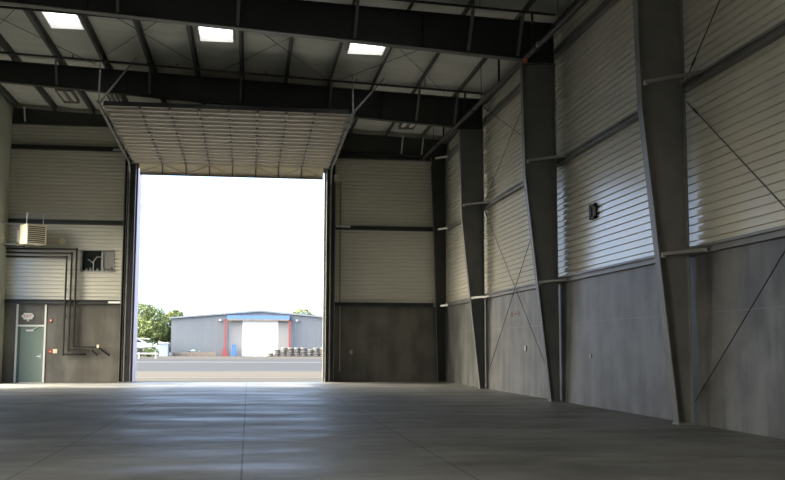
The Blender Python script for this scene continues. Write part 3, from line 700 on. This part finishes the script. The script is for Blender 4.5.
# tyre pile: nine columns of old truck tyres, two ranks where visible
def tyre_mesh():
    bm = bmesh.new(); n, k = 20, 8
    rings = []
    for i in range(n):
        a = 2 * math.pi * i / n; rg = []
        for j in range(k):
            b = 2 * math.pi * j / k
            rr = 0.42 + 0.15 * math.cos(b); zz = 0.15 * math.sin(b)
            rg.append(bm.verts.new((rr * math.cos(a), rr * math.sin(a), zz)))
        rings.append(rg)
    for i in range(n):
        for j in range(k): bm.faces.new((rings[i][j], rings[(i + 1) % n][j], rings[(i + 1) % n][(j + 1) % k], rings[i][(j + 1) % k]))
    me = bpy.data.meshes.new('old_tyre'); bm.to_mesh(me); bm.free(); me.materials.append(M['rubber'])
    for f in me.polygons: f.use_smooth = True
    return me
tm = tyre_mesh()
hts = [2, 4, 5, 5, 5, 5, 4, 5, 5, 5]
src = None
for i, hh in enumerate(hts):
    for k in range(hh):
        o = bpy.data.objects.new('old_tyre', tm) if src is None else src.copy()
        COL.objects.link(o); src = src or o
        o.location = (3.75 + i * 1.12 + random.uniform(-0.05, 0.05), YF - 3.2 + random.uniform(-0.05, 0.05), 0.09 + k * 0.30)
        o.rotation_euler = (0, 0, random.random() * 6)
        tag(o, 'old dark tyre in the long stacked row beside the white warehouse door', 'tyre', 'old tyres stacked outside the warehouse')

# pallets and tarp along the facade
labs = ['nearest the corner of the warehouse', 'second from the warehouse corner', 'third from the warehouse corner, under the tarp end', 'fourth from the warehouse corner', 'fifth from the warehouse corner', 'closest to the red canopy post']
for i in range(6):
    x0 = -12.7 + i * 1.22; hgt = [0.55, 0.6, 0.75, 0.7, 0.6, 0.68][i]
    t = thing('pallet_stack', (x0 + 0.5, YF - 2.2, 0), 'low weathered pallet stack ' + labs[i], 'pallets', 'pallet stacks along the warehouse wall')
    z = -0.05
    while z < hgt - 0.1:
        m = MB()
        for yy in (YF - 2.8, YF - 2.25, YF - 1.72): m.box(x0, x0 + 1.1, yy, yy + 0.1, z, z + 0.09)
        for k in range(6): m.box(x0 + k * 0.2, x0 + k * 0.2 + 0.12, YF - 2.8, YF - 1.62, z + 0.09, z + 0.115)
        m.build('pallet', 'wood', t); z += 0.125
m = MB()
for i in range(12):
    for j in range(5):
        m.v.append((-10.35 + i * 0.2, YF - 2.85 + j * 0.3, 0.77 + 0.08 * math.sin(i * 0.9) * math.cos(j) + (0.12 if 3 < i < 9 else 0)))
for i in range(11):
    for j in range(4): m.f.append((i * 5 + j, i * 5 + j + 1, (i + 1) * 5 + j + 1, (i + 1) * 5 + j))
tp = m.build('tarp_sheet', 'tarp'); md = tp.modifiers.new('t', 'SOLIDIFY'); md.thickness = 0.05
tag(tp, 'pale green tarp lying over the pallet stacks by the warehouse', 'tarp')

# boat on a trailer, fence, shed at the far left
YBt = 150.0
t = thing('motor_boat', (-16.0, YBt, 0), 'white motor boat on a trailer behind the white fence', 'boat')
hull = []
secs = [(-4.0, 0.9, 0.55), (-2.0, 1.0, 0.5), (0.0, 1.0, 0.5), (1.6, 0.75, 0.62), (2.6, 0.3, 0.85), (3.0, 0.03, 1.0)]
m = MB(); 
for sx, hw, zb in secs:
    m.v += [(-16.9 + sx, YBt - hw, 2.0), (-16.9 + sx, YBt - hw * 0.8, 1.25 + zb * 0.2), (-16.9 + sx, YBt, 0.6 + zb * 0.9), (-16.9 + sx, YBt + hw * 0.8, 1.25 + zb * 0.2), (-16.9 + sx, YBt + hw, 2.0)]
for i in range(len(secs) - 1):
    for j in range(4): m.f.append((i * 5 + j, i * 5 + j + 1, (i + 1) * 5 + j + 1, (i + 1) * 5 + j))
    m.f.append((i * 5 + 4, i * 5, (i + 1) * 5, (i + 1) * 5 + 4))
m.f.append((0, 1, 2, 3, 4)); m.build('hull', 'boat', t)
MB().prism([(-20.7, 2.0), (-14.7, 2.0), (-15.6, 2.55), (-16.1, 2.75), (-20.7, 2.75)], 'y', YBt - 0.8, YBt + 0.8).build('cabin', 'boat', t)
MB().prism([(-20.6, 2.1), (-15.1, 2.1), (-15.9, 2.58), (-20.6, 2.58)], 'y', YBt - 0.83, YBt + 0.83).build('cabin_glass', 'boat_glass', t)
MB().bar((-20.3, YBt, 2.85), (-14.2, YBt, 2.62), 1.2, 0.08).build('top_rail', 'boat', t)
m = MB().bar((-20.8, YBt, 0.6), (-13.9, YBt, 0.6), 0.9, 0.12); m.bar((-18.4, YBt, .6), (-18.4, YBt, 1.2), .8, .1); m.bar((-15.6, YBt, .6), (-15.6, YBt, 1.2), .6, .1); m.build('trailer', 'rod', t)
for x in (-18.6, -17.7):
    for s in (-1, 1): MB().tube([(x, YBt + s * 0.75, 0.3), (x, YBt + s * 0.95, 0.3)], 0.34, 16).build('wheel', 'rubber', t)
t = thing('rail_fence', (-16, 130, 0), 'low white rail fence in front of the trees', 'fence')
m = MB().box(-24, -11.3, 130, 130.1, 0.52, 0.72); m.build('rail', 'fence', t)
for x in [-23.9 + 2.05 * k for k in range(7)]: MB().box(x - 0.1, x + 0.1, 129.95, 130.15, -0.06, 0.78).build('post', 'fence', t)
t = thing('shed', (-13.9, 172, 0), 'small pale shed beside the warehouse corner', 'shed')
MB().box(-14.7, -13.3, 171, 174, -0.06, 2.1).build('body', 'shed', t)
MB().prism([(-14.9, 2.05), (-13.1, 2.05), (-13.1, 2.2), (-14.9, 2.4)], 'y', 170.8, 174.2).build('roof', 'fence', t)

# trees
def tree(name, x, y, blobs, label, nleaf, size=0.5, trunk_h=2.5, seed=0):
    rnd = random.Random(seed)
    t = thing(name, (x, y, 0), label, 'tree', 'trees behind the lot')
    m = MB().tube([(x, y, -0.06), (x + 0.1, y, trunk_h * 0.6), (x, y, trunk_h)], [0.35, 0.28, 0.22], 8)
    for bx, by, bz, rx, rz in blobs: m.tube([(x, y, trunk_h * 0.8), (x + bx * 0.6, y + by * 0.6, (bz + trunk_h) / 2), (x + bx, y + by, bz)], [0.2, 0.12, 0.05], 6)
    m.build('trunk', 'bark', t)
    m = MB(); tot = sum(b[3] ** 2 for b in blobs)
    for bx, by, bz, rx, rz in blobs:
        for _ in range(int(nleaf * rx * rx / tot)):
            d = Vector((rnd.gauss(0, 1), rnd.gauss(0, 1), rnd.gauss(0, 1))).normalized()
            k = 0.55 + 0.5 * rnd.random() ** 0.6
            k *= 1 + 0.25 * noise.noise(d * 2.2 + Vector((bx, by, bz)))
            c_ = Vector((x + bx + d.x * rx * k, y + by + d.y * rx * k, bz + d.z * rz * k))
            s = size * (0.6 + 0.7 * rnd.random())
            a = Vector((rnd.gauss(0, 1), rnd.gauss(0, 1), rnd.gauss(0, 1))).normalized(); b = a.orthogonal().normalized(); e = a.cross(b)
            m.add([c_ - b * s * 0.5, c_ - e * s * 0.28 + a * s * 0.08, c_ + b * s * 0.5, c_ + e * s * 0.28 + a * s * 0.08], [(0, 1, 2, 3)])
    m.build('crown', 'leaf', t)
tree('broadleaf_tree', -19.5, 185, [(0, 0, 7.4, 2.6, 2.0), (2.4, 0.5, 6.6, 2.4, 2.0), (-2.6, 0, 7.2, 2.6, 2.1), (1.0, -1.2, 4.6, 3.0, 2.0), (-2, -1, 4.5, 3, 2.1), (3.2, 0, 4.4, 2.0, 1.8), (0, -1.5, 2.6, 3, 1.6)], 'large green tree with a rounded crown behind the boat', 15000, 0.42, 3, 1)
tree('broadleaf_tree', -15.0, 190, [(0, 0, 5.6, 2.0, 1.9), (1.4, 0, 7.3, 1.5, 1.0), (-0.8, 0, 3.6, 1.9, 1.8), (0.5, -0.5, 2.2, 1.7, 1.5)], 'narrower green tree touching the warehouse corner', 8000, 0.4, 2.5, 2)
tree('broadleaf_tree', -25.5, 186, [(0, 0, 6.4, 3.0, 2.4), (-2.5, 0, 5.2, 2.6, 2.2), (2, -1, 4, 2.8, 2.2), (0, 0, 2.6, 3, 1.7)], 'green tree partly hidden behind the doorway post', 6000, 0.45, 3, 3)
tree('broadleaf_tree', 11.7, 225, [(0, 0, 8.6, 2.2, 1.6), (-1.6, 0, 8.0, 1.5, 1.1), (1.8, 0, 8.0, 1.6, 1.1), (0, 0, 6.4, 2.4, 1.8)], 'tree top showing above the warehouse roof', 2500, 0.5, 5, 4)
for x in (-23.6, -21.9, -20.2, -16.6, -15.2):
    tree('shrub', x, 158 + random.random() * 3, [(0, 0, 1.1, 1.1, 1.0), (0.6, 0, 0.7, 0.9, 0.7)], 'dark green shrub growing behind the boat and fence', 500, 0.35, 0.5, int(x * 10) + 900)

# ------------------------------------------------------------------ camera (solved from the photograph)
f_px, yaw, pit, rol, hcam = 999.14, 0.14203, 0.10811, -0.0029, 1.349
cam = bpy.data.cameras.new('camera'); co = bpy.data.objects.new('camera', cam); COL.objects.link(co)
cam.sensor_fit = 'HORIZONTAL'; cam.sensor_width = 36.0; cam.lens = f_px / 785 * 36.0
cam.clip_end = 1000
co.matrix_world = Matrix.Translation((0, 0, hcam)) @ Matrix.Rotation(-yaw, 4, 'Z') @ Matrix.Rotation(math.pi / 2 + pit, 4, 'X') @ Matrix.Rotation(-rol, 4, 'Z')
S.camera = co

# ------------------------------------------------------------------ light: sky, sun, daylight openings
w = bpy.data.worlds.new('sky'); S.world = w; w.use_nodes = True
nt = w.node_tree; bg = nt.nodes['Background']
tc = nt.nodes.new('ShaderNodeTexCoord'); dt = nt.nodes.new('ShaderNodeVectorMath'); dt.operation = 'DOT_PRODUCT'
cr = nt.nodes.new('ShaderNodeValToRGB')
nt.links.new(tc.outputs['Generated'], dt.inputs[0]); dt.inputs[1].default_value = (-0.875, 0.0, 0.485)
nt.links.new(dt.outputs['Value'], cr.inputs[0])     # hazy: whiter and warmer towards the sun, bluer away from it
e = cr.color_ramp.elements
e[0].position = 0.42; e[0].color = (0.50, 0.68, 1.0, 1)
e[1].position = 0.9; e[1].color = (6.4, 5.75, 4.6, 1)
nt.links.new(cr.outputs[0], bg.inputs['Color']); bg.inputs['Strength'].default_value = 3.3

su = bpy.data.lights.new('sun', 'SUN'); su.energy = 15.0; su.angle = R(0.8); su.color = (1.0, 0.89, 0.72)
so = bpy.data.objects.new('sun', su); COL.objects.link(so)
el, az = R(29), R(0.6)      # low sun, in line with the end wall
dirv = Vector((math.cos(el) * math.cos(az), -math.cos(el) * math.sin(az), -math.sin(el)))
so.rotation_euler = dirv.to_track_quat('-Z', 'Y').to_euler(); so.location = (-60, 38, 40)

def portal(name, loc, rot, sx_, sy_):
    l = bpy.data.lights.new(name, 'AREA'); l.shape = 'RECTANGLE'; l.size = sx_; l.size_y = sy_; l.cycles.is_portal = True
    o = bpy.data.objects.new(name, l); COL.objects.link(o); o.location = loc; o.rotation_euler = rot
portal('doorway_daylight', ((DL + DR) / 2, D + 0.3, DT / 2), (R(-90), 0, 0), DR - DL, DT)
portal('unseen_side_doorway_daylight', (XL - 0.22, (SO0 + SO1) / 2, SOH / 2), (0, R(-90), 0), SOH, SO1 - SO0)  # sky portal of the unseen doorway by the end wall

portal('added_side_daylight', (XL - 0.22, (RO0 + RO1) / 2, ROH / 2), (0, R(-90), 0), ROH, RO1 - RO0)  # sky portal of the added doorway by the viewpoint

S.view_settings.view_transform = 'Standard'; S.view_settings.look = 'None'
S.view_settings.exposure = 0.0; S.view_settings.gamma = 1.0; S.view_settings.use_curve_mapping = False
S.cycles.use_denoising = True
S.cycles.max_bounces = 10; S.cycles.diffuse_bounces = 7
S.cycles.sample_clamp_indirect = 6.0
